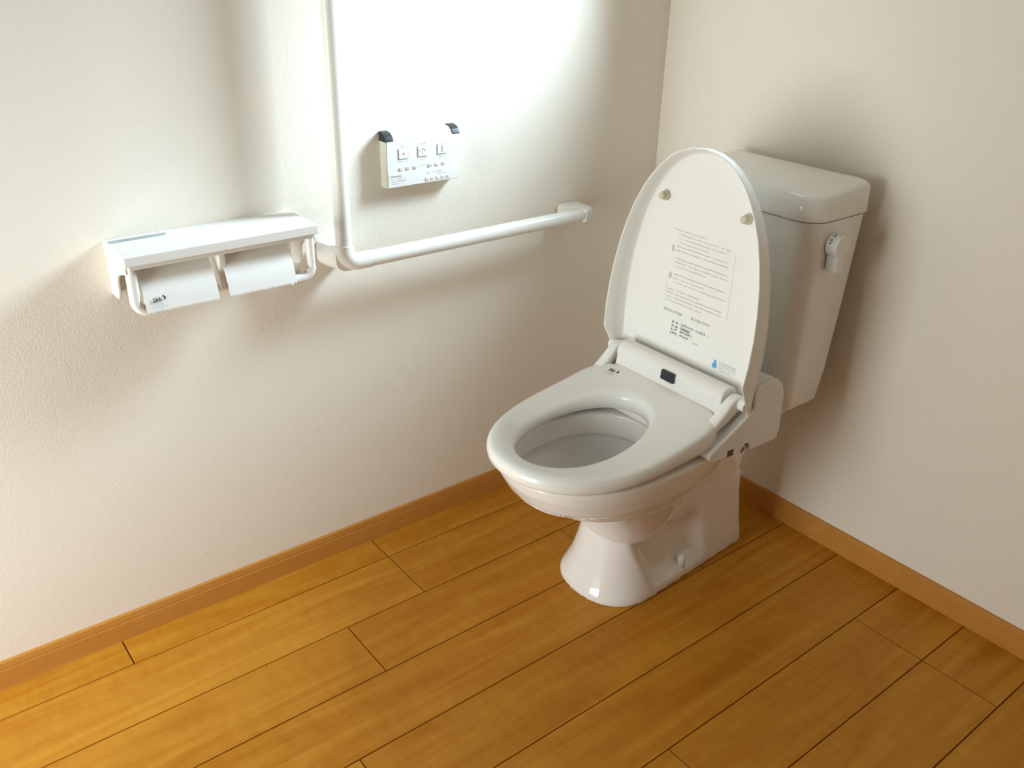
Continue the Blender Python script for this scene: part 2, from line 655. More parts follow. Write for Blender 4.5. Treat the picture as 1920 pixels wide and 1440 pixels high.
# rear block going up to the deck that carries the tank
add_shell(bm, slab([(-0.40, -0.180, 0.0835, 0.176), (-0.38, -0.1855, 0.0838, 0.215),
                    (-0.37, -0.178, 0.092, 0.28), (-0.37, -0.140, 0.110, 0.325), (-0.37, -0.085, 0.120, 0.350), (-0.37, -0.07, 0.120, 0.372)]))
bowl = link('bowl', from_bm(bm, 'bowl'), 'ceramic', toilet, True)
md = bowl.modifiers.new('union', 'REMESH')
md.mode = 'VOXEL'
md.voxel_size = 0.003
md.use_smooth_shade = True
md2 = bowl.modifiers.new('blend', 'SMOOTH')
md2.factor = 0.5
md2.iterations = 10
baked(bowl)
for p in bowl.data.polygons:
    p.use_smooth = True
loft('water', [egg(-0.596, -0.426, -0.52, 0.056, 0.2280, nr=2.2), egg(-0.598, -0.426, -0.52, 0.057, 0.2295, nr=2.2)], 'water', toilet)
# floor bolt cap
loft('bolt_cap', [egg(-0.371 + d, -0.351 - d, -0.361, 0.010 - d, z, 2, 2, 24, YC - 0.079) for d, z in
                  ((0, 0.018), (0, 0.042), (0.001, 0.047), (0.003, 0.051), (0.006, 0.0535), (0.009, 0.054))], 'plastic', toilet)


# tank
def rrect(x0, x1, hw, z, rf, rb, n=10, bow=0.0):
    """rounded rectangle; rf = front corner radius, rb = rear; bow pushes the front outwards"""
    out = []
    for cx, cy, r, a in ((x0 + rf, YC + hw - rf, rf, math.pi / 2), (x0 + rf, YC - hw + rf, rf, math.pi),
                         (x1 - rb, YC - hw + rb, rb, 1.5 * math.pi), (x1 - rb, YC + hw - rb, rb, 0)):
        for i in range(n + 1):
            t = a + math.pi / 2 * i / n
            x, y = cx + r * math.cos(t), cy + r * math.sin(t)
            if x < (x0 + x1) / 2:
                x -= bow * (1 - ((y - YC) / hw) ** 2)
            out.append(Vector((x, y, z(x, y) if callable(z) else z)))
    return out


tank = loft('tank', [rrect(-0.180, -0.075, 0.140, 0.376, 0.03, 0.02),
                     rrect(-0.186, -0.068, 0.150, 0.381, 0.04, 0.02),
                     rrect(-0.192, -0.062, 0.156, 0.392, 0.045, 0.02),
                     rrect(-0.200, -0.056, 0.161, 0.46, 0.045, 0.02),
                     rrect(-0.210, -0.050, 0.167, 0.62, 0.045, 0.02),
                     rrect(-0.219, -0.044, 0.172, 0.797, 0.045, 0.02)], 'ceramic', toilet, angle=50)


def dome(x, y):
    """top of the tank lid: highest at the back, falling gently to the front and the sides"""
    return 0.838 + 0.020 * min(1.0, max(0.0, (x + 0.229) / 0.17)) ** 0.8 + 0.010 * max(0, 1 - ((y - YC) / 0.185) ** 2)


lid_r = [rrect(-0.222, -0.046, 0.172, 0.799, 0.048, 0.02), rrect(-0.2265, -0.043, 0.176, 0.8005, 0.05, 0.02),
         rrect(-0.2275, -0.042, 0.177, 0.803, 0.05, 0.02), rrect(-0.2265, -0.042, 0.176, 0.820, 0.05, 0.02)]
for d, dz in ((0.0012, -0.010), (0.0035, -0.005), (0.007, -0.0018), (0.013, 0.0)):
    lid_r.append(rrect(-0.2265 + d, -0.042 - d, 0.176 - d, lambda x, y, dz=dz: dome(x, y) + dz, 0.05, 0.02))
for s in (0.85, 0.65, 0.45, 0.2):
    cx = -0.1335
    lid_r.append([Vector((cx + (p.x - cx) * s, YC + (p.y - YC) * s, 0)) for p in lid_r[7]])
    for p in lid_r[-1]:
        p.z = dome(p.x, p.y)
tank_lid = loft('tank_lid', lid_r, 'ceramic', toilet)
# flush lever on the tank side
ly = YC - 0.171
lever = bpy.data.objects.new('flush_lever', None)
LX, LZ = -0.150, 0.752


def disc(cx, cz, r, y0, y1, m, name, parent, bev=0.002, n=40):
    rings = [[Vector((cx + rr * math.cos(2 * math.pi * i / n), yy, cz + rr * math.sin(2 * math.pi * i / n))) for i in range(n)]
             for rr, yy in ((r, y0), (r, y1 + bev), (r - bev * 0.4, y1 + bev * 0.4), (r - bev, y1))]
    return loft(name, rings, m, parent, angle=40)


# knob with a paddle hanging down, one profile extruded along y
kp = []
R0 = 0.0225
for i in range(0, 41):
    a = math.radians(-60) + math.radians(300) * i / 40
    kp.append((LX + R0 * math.cos(a), LZ + R0 * math.sin(a)))
kp += [(LX - 0.010, LZ - 0.026), (LX - 0.0095, LZ - 0.050), (LX - 0.007, LZ - 0.053), (LX + 0.007, LZ - 0.053), (LX + 0.0095, LZ - 0.050), (LX + 0.010, LZ - 0.026)]
lev = extrude_poly('flush_lever', kp, 1, ly - 0.027, ly - 0.001, 'plastic', tank, 0.0018)
# marks on the rim of the knob
marks = []
for ang, ch, tri in ((155, '\u5c0f', -1), (112, '\u5927', 1)):
    a = math.radians(ang)
    c = Vector((LX + (R0 + 0.0003) * math.cos(a), ly - 0.011, LZ + (R0 + 0.0003) * math.sin(a)))
    nrm = Vector((math.cos(a), 0, math.sin(a)))
    upv = Vector((math.sin(a), 0, -math.cos(a))) * tri          # towards the pointing arrow
    yy = Vector((0, -1, 0))
    rgt = upv.cross(nrm)
    fr = frame(c, rgt, upv)
    print_obj('lever_mark', [('t', -0.0028, -0.0055, 0.0062, ch, 0.00018), ('p', [(-0.0022, 0.0012), (0.0022, 0.0012), (0, 0.005)])], fr, 'ink', tank)

# ---- bidet unit behind the seat
UY0, UY1 = YC - 0.188, YC + 0.188
prof = [(-0.247, 0.361), (-0.240, 0.372), (-0.245, 0.455), (-0.262, 0.492), (-0.285, 0.505), (-0.315, 0.505), (-0.328, 0.495), (-0.332, 0.455),
        (-0.380, 0.425), (-0.4555, 0.389), (-0.448, 0.374), (-0.432, 0.370), (-0.362, 0.366), (-0.356, 0.366), (-0.330, 0.362)]


def arc2(cx, cz, r, a0, a1, n):
    return [(cx + r * math.cos(math.radians(a0 + (a1 - a0) * i / n)), cz + r * math.sin(math.radians(a0 + (a1 - a0) * i / n))) for i in range(n + 1)]


side = [(-0.246, 0.3605), (-0.2395, 0.369), (-0.2440, 0.462), (-0.254, 0.488), (-0.270, 0.502), (-0.290, 0.5075), (-0.330, 0.500),
        (-0.338, 0.490), (-0.3335, 0.456), (-0.385, 0.426), (-0.452, 0.394), (-0.4565, 0.387), (-0.452, 0.379), (-0.434, 0.3715),
        (-0.357, 0.365)] + arc2(-0.345, 0.368, 0.0135, 190, 0, 10) + [(-0.331, 0.3625)]
unit = bpy.data.objects.new('x', None)
# main body keeps clear of the notch by being a hair narrower than the side covers
body_prof = [p for i, p in enumerate(side) if i < 15] + [(-0.331, 0.3635)]
unit = extrude_poly('bidet_body', body_prof, 1, UY0 + 0.010, UY1 - 0.010, 'unit', toilet, 0.004)
for ya, yb in ((UY0, UY0 + 0.011), (UY1 - 0.011, UY1)):
    extrude_poly('side_cover', side, 1, ya, yb, 'unit', unit, 0.0035)
# recess marks on the side that shows
disc(-0.345, 0.3690, 0.0128, UY0 + 0.0105, UY0 + 0.0085, 'dark', 'screw_recess', unit, 0.001, 24)
disc(-0.345, 0.3690, 0.0080, UY0 + 0.0090, UY0 + 0.0050, 'steel', 'fixing_screw', unit, 0.001, 24)
disc(-0.345, 0.3690, 0.0040, UY0 + 0.0055, UY0 + 0.0045, 'dark', 'screw_slot', unit, 0.0005, 20)
box('mounting_slot', (-0.402, UY0 - 0.0004, 0.3705), (-0.384, UY0 + 0.004, 0.3845), 'dark', unit)
box('release_slot', (-0.2445, UY0 - 0.0003, 0.370), (-0.2415, UY0 + 0.004, 0.375), 'dark', unit)

# hinge cover: long rounded housing with the sensor window
HX, HZ = -0.372, 0.4695
hc = []
for i in range(0, 13):
    a = math.radians(200 - 205 * i / 12)
    hc.append((HX + 0.004 + 0.024 * math.cos(a), HZ + 0.003 + 0.024 * math.sin(a)))
hcp = [(HX - 0.0235, 0.440)] + hc + [(HX + 0.040, HZ - 0.004), (HX + 0.040, 0.430)]
cover = extrude_poly('hinge_cover', hcp, 1, YC - 0.148, YC + 0.140, 'unit', toilet, 0.003)
fxw = HX - 0.0212
fr_h = frame((fxw, YC - 0.011, 0.473), (0, -1, 0), (0.10, 0, 1))
pts = []
for cx, cy, a in ((0.0155, 0.0080, 0), (-0.0155, 0.0080, 90), (-0.0155, -0.0080, 180), (0.0155, -0.0080, 270)):
    for i in range(5):
        t = math.radians(a + 90 * i / 4)
        pts.append((cx + 0.0025 * math.cos(t), cy + 0.0025 * math.sin(t)))
bm = bmesh.new()
fa = bm.faces.new([bm.verts.new((x, y, 0.0)) for x, y in pts])
ex = bmesh.ops.extrude_face_region(bm, geom=[fa])
for v in ex['geom']:
    if isinstance(v, bmesh.types.BMVert):
        v.co.z += 0.0022
bm.transform(fr_h)
sens = link('sensor_window', from_bm(bm, 'sensor_window'), 'black', cover)

# ---- seat
def seat_top(x):
    return 0.4075 + 0.044 * max(0.0, min(1.0, (x + 0.70) / 0.32)) ** 1.6


def seat_ring(s, dz, inner=False):
    """outline grown by s (outer) at seat_top + dz"""
    if inner:
        return egg(-0.752 + s, -0.456 - s, -0.605, 0.097 - s, lambda x: seat_top(x) + dz, nf=2.1, nr=2.15, n=96, yc=YC + 0.006)
    return egg(-0.803 + s, -0.385 - s, -0.55, 0.180 - s, lambda x: seat_top(x) + dz, nf=2.2, nr=5.5, n=96)


def flat(r, z):
    return [Vector((p.x, p.y, z(p.x) if callable(z) else z)) for p in r]


def seat_bot(x):
    return 0.3790 + 0.020 * max(0.0, min(1.0, (x + 0.70) / 0.32))


sr = [flat(seat_ring(0.012, 0), seat_bot), flat(seat_ring(0.005, 0), seat_bot), flat(seat_ring(0.001, 0), lambda x: seat_bot(x) + 0.004),
      flat(seat_ring(0.000, 0), lambda x: seat_bot(x) + 0.014), seat_ring(0.001, -0.009), seat_ring(0.0035, -0.0035), seat_ring(0.007, -0.0010), seat_ring(0.012, -0.0002), seat_ring(0.020, 0.0)]


def mixr(a, b, t, dz):
    return [Vector((p.x + (q.x - p.x) * t, p.y + (q.y - p.y) * t, 0)) for p, q in zip(a, b)], dz


o_, i_ = seat_ring(0.020, 0), seat_ring(-0.014, 0, True)
for t, dz in ((0.3, -0.0015), (0.6, -0.0030), (0.85, -0.0040)):
    r, d = mixr(o_, i_, t, dz)
    sr.append([Vector((p.x, p.y, seat_top(p.x) + d)) for p in r])
for s, dz in ((-0.011, -0.0050), (-0.006, -0.0070), (-0.002, -0.0105), (0.0, -0.016)):
    sr.append(seat_ring(s, dz, True))
sr.append(flat(seat_ring(0.0, 0, True), lambda x: seat_bot(x) + 0.003))
sr.append(flat(seat_ring(-0.006, 0, True), seat_bot))
sr.append(sr[0])
seat = loft('seat', sr, 'plastic', toilet, cap0=False, cap1=False)
# arms rising to the hinge pins
for sgn in (1, -1):
    yc_ = YC + sgn * 0.160
    ar = []
    for x, z0, z1 in ((-0.450, 0.412, 0.4280), (-0.428, 0.420, 0.4400), (-0.412, 0.426, 0.452), (-0.400, 0.430, 0.462), (-0.390, 0.434, 0.4725), (-0.380, 0.440, 0.4805),
                      (-0.370, 0.446, 0.4845), (-0.360, 0.450, 0.4840), (-0.350, 0.453, 0.480), (-0.345, 0.458, 0.472)):
        hw = 0.0120
        zc, hh = (z0 + z1) / 2, (z1 - z0) / 2
        ar.append([Vector((x, yc_ + hw * math.copysign(abs(math.cos(t)) ** 0.45, math.cos(t)), zc + hh * math.copysign(abs(math.sin(t)) ** 0.45, math.sin(t))))
                   for t in [2 * math.pi * k / 28 for k in range(28)]])
    loft('hinge_arm', ar, 'plastic', seat, angle=60)
    tube('hinge_pin', [(-0.362, yc_ + sgn * 0.008, HZ - 0.0015), (-0.362, yc_ + sgn * 0.0265, HZ - 0.0015)], 0.0115, 'plastic', toilet)
rng = random.Random(8)


def siaa(name, fr, s, parent):
    """antibacterial mark: four bold letters, a chevron and three lines of tiny print"""
    it = [('t', 0, -0.0004 * s, 0.0086 * s, 'SIAA', 0.00028 * s, 0.62),
          ('p', [(0.0135 * s, 0.0062 * s), (0.0153 * s, 0.0082 * s), (0.0186 * s, 0.0042 * s), (0.0165 * s, 0.0008 * s), (0.0145 * s, 0.0018 * s), (0.0163 * s, 0.0042 * s)])]
    o = print_obj(name, it, fr, 'ink', parent)
    it = []
    for k, x1 in enumerate((0.013, 0.0125, 0.017)):
        it += scribble(0, (-0.0035 - 0.0026 * k) * s, x1 * s, 0.0015 * s, rng)
    print_obj(name, it, fr, 'ink_grey', parent)


# seat mark sits at the rear left of the seat
sx_, sy_ = -0.424, YC + 0.128
siaa('seat_mark', frame((sx_, sy_, seat_top(sx_) + 0.0003), (0, -1, 0), (1, 0, 0.20)), 1.35, seat)

# ---- raised lid: shell built in its own plane. a = along the lid from the hinge, b = sideways, c = depth towards the tank
LO = Vector((-0.3935, YC, 0.452))
la = Vector((0.073, 0, 1)).normalized()
lc = Vector((1, 0, -0.073)).normalized()


def lp(a, b, c):
    return LO + la * a + lc * c + Vector((0, b - 0.010 * max(0.0, a) / 0.476, 0))


LLEN = 0.476
half = [(-0.006, 0.186), (0.015, 0.187), (0.040, 0.188), (0.065, 0.190), (0.11, 0.1925), (0.16, 0.1915), (0.21, 0.187), (0.26, 0.179), (0.30, 0.169), (0.34, 0.156),
        (0.375, 0.140), (0.405, 0.122), (0.43, 0.102), (0.45, 0.080), (0.464, 0.057), (0.4725, 0.031), (LLEN, 0.0)]
outl = [(a, b) for a, b in half] + [(a, -b) for a, b in half[-2::-1]]     # open polyline from hinge-left over the top to hinge-right


def lid_depth(a):
    """depth of the lid's skirt: deep at the hinge, shallow at the tip"""
    return 0.058 - 0.030 * max(0, a / LLEN) ** 1.4


def offs(s):
    n = len(outl)
    r = []
    for i in range(n):
        p0 = Vector(outl[max(0, i - 1)])
        p1 = Vector(outl[min(n - 1, i + 1)])
        t = (p1 - p0).normalized()
        nr = Vector((-t.y, t.x))
        p = Vector(outl[i])
        # inward normal points towards the lid's middle
        if nr.dot(Vector((0.2, 0)) - p) < 0:
            nr = -nr
        q = p + nr * s
        q.x = outl[0][0] if i in (0, n - 1) else q.x
        r.append(q)
    return r


rings = []
th = 0.0035


def cf(a):
    """the skirt's free edge slants back towards the hinge below its kink"""
    return 0.62 * max(0.0, 0.065 - a)


spec = [(0.0000, lambda a: cf(a)), (0.0010, lambda a: cf(a) - 0.0010), (0.0022, lambda a: cf(a) - 0.0005), (th, lambda a: cf(a) + 0.001),
        (th + 0.0020, lambda a: cf(a) * 0.5 + lid_depth(a) * 0.5), (th + 0.0050, lambda a: lid_depth(a) - th - 0.0035), (th + 0.0070, lambda a: lid_depth(a) - th - 0.0008), (th + 0.0110, lambda a: lid_depth(a) - th)]
inner = [[lp(q.x, q.y, fn(q.x)) for q in offs(s)] for s, fn in spec]
outer = [[lp(q.x, q.y, fn(q.x)) for q in offs(s)] for s, fn in
         ((0.0, lambda a: cf(a) + 0.003), (0.001, lambda a: cf(a) * 0.4 + lid_depth(a) * 0.6), (0.005, lambda a: lid_depth(a) - 0.006), (0.014, lambda a: lid_depth(a)), (0.024, lambda a: lid_depth(a) + 0.001))]
allr = outer[::-1] + inner
n = len(outl)
v = [p for r in allr for p in r]
f = []
for i in range(len(allr) - 1):
    for j in range(n - 1):
        f.append((i * n + j, i * n + j + 1, (i + 1) * n + j + 1, (i + 1) * n + j))
# fill the two faces with strips left-right
for base, flip in ((0, True), ((len(allr) - 1) * n, False)):
    for j in range(n // 2):
        a, b, c, d = base + j, base + j + 1, base + n - 2 - j, base + n - 1 - j
        q = (a, b, c, d) if b != c else (a, b, d)
        f.append(q[::-1] if flip else q)
# close the hinge end
for i in range(len(allr) - 1):
    pass
end = [i * n for i in range(len(allr))] + [i * n + n - 1 for i in range(len(allr) - 1, -1, -1)]
f.append(tuple(end))
lid = pyd('lid', v, f, 'lidp', toilet, True, 45)


def face_c(a):
    return lid_depth(a) - th


# bumpers near the top
for b, aa in ((0.102, 0.366), (-0.101, 0.366)):
    c0 = face_c(aa)
    rg = []
    for r, c in ((0.0095, 0.0005), (0.009, -0.006), (0.0068, -0.0065), (0.0066, -0.017), (0.005, -0.0185)):
        rg.append([lp(aa + r * 1.15 * math.cos(2 * math.pi * k / 24), b + r * math.sin(2 * math.pi * k / 24), c0 + c) for k in range(24)])
    loft('bumper', rg, 'rubber' if b < 0 else 'rubber', lid, cap0=False, angle=40)

# print on the inside of the lid. The lid face is slightly curved, so each block has its own frame
def lid_frame(a, b, eps=0.0006, d=0.12):
    p0, p1 = lp(a, b, face_c(a) - eps), lp(a + d, b, face_c(a + d) - eps)
    return frame(p0, (0, -1, 0), p1 - p0)


# instruction block (illegible grey lines)
it = []
BW, BH = 0.162, 0.158
for k in range(19):
    y = BH - 0.006 - k * (BH - 0.008) / 18
    if k in (6, 10, 14):
        continue
    x0 = 0.004 if k == 0 or k > 14 else 0.017
    x1 = BW * (0.92 if k % 3 else 0.6) if k not in (0, 15) else BW * 0.55
    it += scribble(x0, y, x1, 0.0026, rng, 1.1, 0.9)
fr = lid_frame(0.152, 0.074)
print_obj('instruction_print', it, fr, 'ink_faint', lid)
it = []
for yy in (BH * 0.72, BH * 0.36):
    it += [('p', [(0.003, yy), (0.011, yy), (0.007, yy + 0.008)])]
    it += [rect(0.004, yy - 0.006, 0.010, yy - 0.001)]
it += [rect(0.0, -0.002, 0.0004, BH * 0.33), rect(BW - 0.0004, 0.01, BW, BH * 0.9)]
print_obj('instruction_print', it, fr, 'ink_faint', lid)
for x_, y_, t_ in ((0.0, 0.006, 'TEL 0120-179-400'), (0.074, 0.007, 'TEL 0120-179-411')):
    print_obj('phone_print', [('t', x_, y_, 0.0085, t_, 0.00005, 0.80)], lid_frame(0.126, 0.074), 'ink_grey', lid)
# model plate
it = [('t', 0.026, 0.021, 0.0080, '\u30b7\u30e3\u30ef\u30fc\u30c8\u30a4\u30ec', 0.0001, 0.62), ('t', 0.0655, 0.021, 0.0075, '\u30b7\u30fc\u30c8\u30bf\u30a4\u30d7', 0.0001, 0.55), ('t', 0.026, 0.0125, 0.0085, 'CW-KA21', 0.00012, 0.7)]
it += scribble(0.026, 0.0062, 0.058, 0.0042, rng, 0.8, 0.9) + scribble(0.026, -0.002, 0.048, 0.0042, rng, 0.8, 0.9) + scribble(0.064, -0.005, 0.074, 0.0028, rng)
for r_ in range(3):
    it += scribble(0.002, 0.0215 - r_ * 0.0078, 0.007, 0.0048, rng, 1, 1) + scribble(0.012, 0.0215 - r_ * 0.0078, 0.017, 0.0048, rng, 1, 1)
it += scribble(0.001, -0.0025, 0.019, 0.0055, rng, 0.7, 1.0)
print_obj('model_print', it, lid_frame(0.090, 0.048), 'ink', lid)
print_obj('model_print', scribble(0.088, 0.021, 0.102, 0.0026, rng), lid_frame(0.090, 0.048), 'ink_faint', lid)
# blue drop and notice at the lower right
drop = [(0.0055 + 0.0062 * math.cos(t), 0.0055 + 0.0062 * math.sin(t)) for t in [math.radians(130 + 280 * i / 16) for i in range(17)]] + [(0.0075, 0.0135), (0.0105, 0.0175), (0.002, 0.0175), (0.0045, 0.0130)]
fr = lid_frame(0.055, -0.072)
print_obj('drop_print', [('p', drop)], fr, 'ink_blue', lid)
it = []
for k in range(4):
    it += scribble(0.016, 0.0145 - 0.0052 * k, 0.058 if k < 3 else 0.05, 0.0030 if k == 0 else 0.0024, rng, 0.9, 0.92)
print_obj('notice_print', it, fr, 'ink_grey', lid)
# seam slot between lid and hinge cover, with its little dark stop
box('lid_stop', (-0.352, YC + 0.118, 0.470), (-0.343, YC + 0.124, 0.482), 'dark', cover)

# ------------------------------------------------------------------ L-shaped grab bar
RBY, RBR = -0.060, 0.0155
PX, RZ = -0.902, 0.700
gb = empty('grab_bar', (PX, 0, RZ), 'white L-shaped grab bar fixed to the wall beside the toilet', 'grab bar')
tube('vertical_bar', [(PX, RBY, RZ + 0.036), (PX, RBY, 1.42)], RBR, 'rail', gb, 32)
tube('horizontal_bar', [(PX + 0.052, RBY, RZ), (-0.300, RBY, RZ)], RBR, 'rail', gb, 32)
# elbow: bent tube plus a foot that reaches back to the wall
el = [(PX, RBY, RZ + 0.037)] + [tuple(p) for p in arc((PX + 0.030, RBY, RZ + 0.030), (-1, 0, 0), (0, 0, -1), 0.030, 0, math.pi / 2, 10)] + [(PX + 0.053, RBY, RZ)]
elbow = tube('elbow', el, RBR + 0.0012, 'rail', gb, 32)
fr_ = []
for y, gx, gz, dx in ((-0.0012, 0.0, 0.0, -0.012), (-0.012, 0.0, 0.0, -0.012), (-0.030, 0.0, 0.0, -0.008), (-0.045, -0.002, -0.002, -0.003), (-0.058, -0.004, -0.004, 0.0)):
    cx0, cx1 = PX - RBR + dx - 0.001, PX + 0.028 + gx
    cz0, cz1 = RZ - RBR + (-0.001) + 0.0, RZ + 0.034 + gz
    pts = []
    r = 0.022
    for cx, cz, a, rr in ((cx0 + r, cz0 + r, 180, r), (cx1 - 0.006, cz0 + 0.006, 270, 0.006), (cx1 - 0.006, cz1 - 0.006, 0, 0.006), (cx0 + 0.006, cz1 - 0.006, 90, 0.006)):
        for i in range(7):
            t = math.radians(a + 90 * i / 6)
            pts.append(Vector((cx + rr * math.cos(t), y, cz + rr * math.sin(t))))
    fr_.append(pts)
loft('elbow_foot', fr_, 'rail', elbow, angle=45)
# right end bracket: block from the wall turning into the bar's end
ey = RBY - RBR - 0.001
eb = extrude_poly('end_bracket', [(-0.322, -0.0012), (-0.322, RBY + RBR + 0.001), (-0.300, RBY + RBR + 0.001), (-0.300, ey)] +
                  [(-0.288 + 0.026 * math.sin(math.radians(a)), ey + 0.030 - 0.030 * math.cos(math.radians(a))) for a in range(0, 91, 15)] +
                  [(-0.262, -0.0012)], 2, RZ - RBR - 0.001, RZ + RBR + 0.001, 'rail', gb, 0.007, 3)
# top bracket, above the picture
extrude_poly('end_bracket', [(-0.0012, 1.400), (RBY - 0.010, 1.400), (RBY - RBR - 0.001, 1.412), (RBY - RBR, 1.435), (RBY, 1.452), (-0.0012, 1.452)],
             0, PX - 0.0165, PX + 0.0165, 'rail', gb, 0.005, 3)

# ------------------------------------------------------------------ bidet remote on the wall
RX0, RX1, RZ0, RZ1, RD = -0.781, -0.611, 0.818, 0.914, -0.0245
rem = empty('bidet_remote', ((RX0 + RX1) / 2, 0, RZ0), 'white bidet remote panel with black corner clips on the wall above the grab bar', 'remote panel')
rbody = extrude_poly('remote_body', [(0, RZ0 + 0.003), (-0.003, RZ0), (RD + 0.003, RZ0), (RD, RZ0 + 0.003), (RD, RZ1 - 0.004), (RD + 0.004, RZ1 + 0.003), (RD + 0.012, RZ1 + 0.0085), (0, RZ1 + 0.0105)], 0, RX0, RX1, 'remote', rem, 0.0015)
FY = RD - 0.0006
face = box('front_film', (RX0 + 0.0015, FY - 0.0006, RZ0 + 0.0025), (RX1 - 0.0015, RD + 0.0005, RZ1 - 0.004), 'remote_face', rem)
box('lower_cover', (RX0 + 0.0015, FY - 0.0016, RZ0 + 0.0025), (RX1 - 0.0015, FY + 0.0002, RZ0 + 0.030), 'remote_face', rem, 0.0005, 1)
for xa, xb in ((RX0 - 0.0012, RX0 + 0.017), (RX1 - 0.017, RX1 + 0.0012)):
    extrude_poly('corner_clip', [(0, RZ1 - 0.006), (RD - 0.0012, RZ1 - 0.006), (RD - 0.0012, RZ1 - 0.0035), (RD + 0.0030, RZ1 + 0.0045), (RD + 0.0115, RZ1 + 0.0100), (0, RZ1 + 0.0120)], 0, xa, xb, 'black', rem, 0.001)
FW = RX1 - RX0
fr = frame((RX0, FY - 0.0010, RZ0), (1, 0, 0), (0, 0, 1))


def button(x, z, w, h, parent, m='remote_face'):
    return box('button', (RX0 + x - w / 2, FY - 0.0022, RZ0 + z - h / 2), (RX0 + x + w / 2, FY, RZ0 + z + h / 2), m, parent, 0.0007, 2)


for x in (0.037, 0.081, 0.127):
    box('button_surround', (RX0 + x - 0.0115, FY - 0.0009, RZ0 + 0.0545), (RX0 + x + 0.0115, FY, RZ0 + 0.0765), 'seam', rem)
    button(x, 0.0655, 0.0205, 0.0195, rem)
frb = frame((RX0, FY - 0.0025, RZ0), (1, 0, 0), (0, 0, 1))
print_obj('stop_icon', [rect(0.0355, 0.064, 0.0388, 0.0672)], frb, 'ink_red', rem)
it = []
for s in (-1, 1):
    it.append(('p', [(0.081 + s * (0.001 + 0.0055 * math.sin(t)), 0.0665 + 0.0045 * math.cos(t)) for t in [math.radians(a) for a in range(-20, 130, 20)]] +
               [(0.081 + s * (0.001 + 0.0045 * math.sin(t)), 0.0663 + 0.0036 * math.cos(t)) for t in [math.radians(a) for a in range(120, -30, -20)]]))
it.append(rect(0.0805, 0.0605, 0.0815, 0.0670))
print_obj('wash_icon', it, frb, 'ink_grey', rem)
it = [('p', [(0.127 + 0.0016 * math.cos(t), 0.0715 + 0.0016 * math.sin(t)) for t in [math.radians(a) for a in range(0, 360, 30)]]),
      ('p', [(0.1245, 0.0655), (0.1295, 0.0655), (0.1282, 0.0700), (0.1258, 0.0700)]), rect(0.1265, 0.0595, 0.1275, 0.0645),
      ('p', [(0.1235, 0.0600), (0.1243, 0.0595), (0.1258, 0.0635), (0.1250, 0.0638)]), ('p', [(0.1305, 0.0600), (0.1297, 0.0595), (0.1282, 0.0635), (0.1290, 0.0638)])]
print_obj('bidet_icon', it, frb, 'ink_grey', rem)
for x in (0.031, 0.047, 0.064, 0.098, 0.115, 0.131):
    button(x, 0.0365 if x != 0.131 else 0.0365, 0.0080, 0.0062, rem)
for k in range(5):
    box('button', (RX0 + 0.0905 + k * 0.0128 - 0.0042, FY - 0.0028, RZ0 + 0.0065), (RX0 + 0.0905 + k * 0.0128 + 0.0042, FY - 0.0012, RZ0 + 0.0125), 'remote_face', rem, 0.0006, 2)
it = []
rg2 = random.Random(3)
for x, w in ((0.037, 0.006), (0.081, 0.014), (0.127, 0.008)):
    it += scribble(x - w / 2, 0.0790, x + w / 2, 0.0024, rg2)
for x, w in ((0.037, 0.020), (0.081, 0.012), (0.127, 0.012)):
    it += scribble(x - w / 2, 0.0490, x + w / 2, 0.0026, rg2)
for x in (0.031, 0.047, 0.064, 0.098, 0.115, 0.131):
    it += [rect(x - 0.0036, 0.0334, x + 0.0036, 0.0338)]
it += [rect(0.073, 0.0385, 0.089, 0.0389)]
print_obj('panel_print', it, fr, 'ink_grey', rem)
it = []
for x in (0.031, 0.047, 0.064, 0.098, 0.115, 0.131):
    it += scribble(x - 0.0024, 0.0353, x + 0.002, 0.0026, rg2)
print_obj('panel_print', it, frb, 'ink_grey', rem)
frl = frame((RX0, FY - 0.0018, RZ0), (1, 0, 0), (0, 0, 1))
print_obj('cover_print', scribble(0.007, 0.0222, 0.030, 0.0026, rg2, 0.8, 1.0), frl, 'ink', rem)
it = scribble(0.008, 0.0172, 0.045, 0.0022, rg2) + scribble(0.008, 0.0128, 0.040, 0.0022, rg2) + scribble(0.010, 0.0084, 0.036, 0.0018, rg2)
it += scribble(0.088, 0.0205, 0.096, 0.0020, rg2) + scribble(0.105, 0.0215, 0.125, 0.0020, rg2) + scribble(0.112, 0.0165, 0.135, 0.0018, rg2)
print_obj('cover_print', it, frl, 'ink_grey', rem)
it = []
for k in range(5):
    x = 0.0905 + k * 0.0128
    it += scribble(x - 0.003, 0.0083, x + 0.0025, 0.0024, rg2)
print_obj('cover_print', it, frame((RX0, FY - 0.0031, RZ0), (1, 0, 0), (0, 0, 1)), 'ink_grey', rem)

# ------------------------------------------------------------------ double toilet-paper holder with shelf
HX0, HX1 = -1.312, -0.978
ph = empty('paper_holder', ((HX0 + HX1) / 2, 0, 0.70), 'white double toilet-paper holder with shelf top on the wall', 'paper holder')
shelf = box('shelf', (HX0, -0.115, 0.786), (HX1, 0.0, 0.802), 'holder', ph, 0.0012, 2)
box('shelf_rim', (HX0 + 0.006, -0.110, 0.778), (HX1 - 0.006, -0.004, 0.787), 'holder', shelf, 0.002, 2)
fs = frame((HX0 + 0.006, -0.026, 0.8026), (1, 0, 0), (0, 1, 0))
print_obj('caution_label', [rect(0, 0.0, 0.092, 0.013)], fs, 'film_grey', shelf)
fs2 = frame((HX0 + 0.006, -0.026, 0.8029), (1, 0, 0), (0, 1, 0))
print_obj('caution_label', scribble(0.012, 0.003, 0.075, 0.005, rg2, 1, 0.8), fs2, 'ink_grey', shelf)
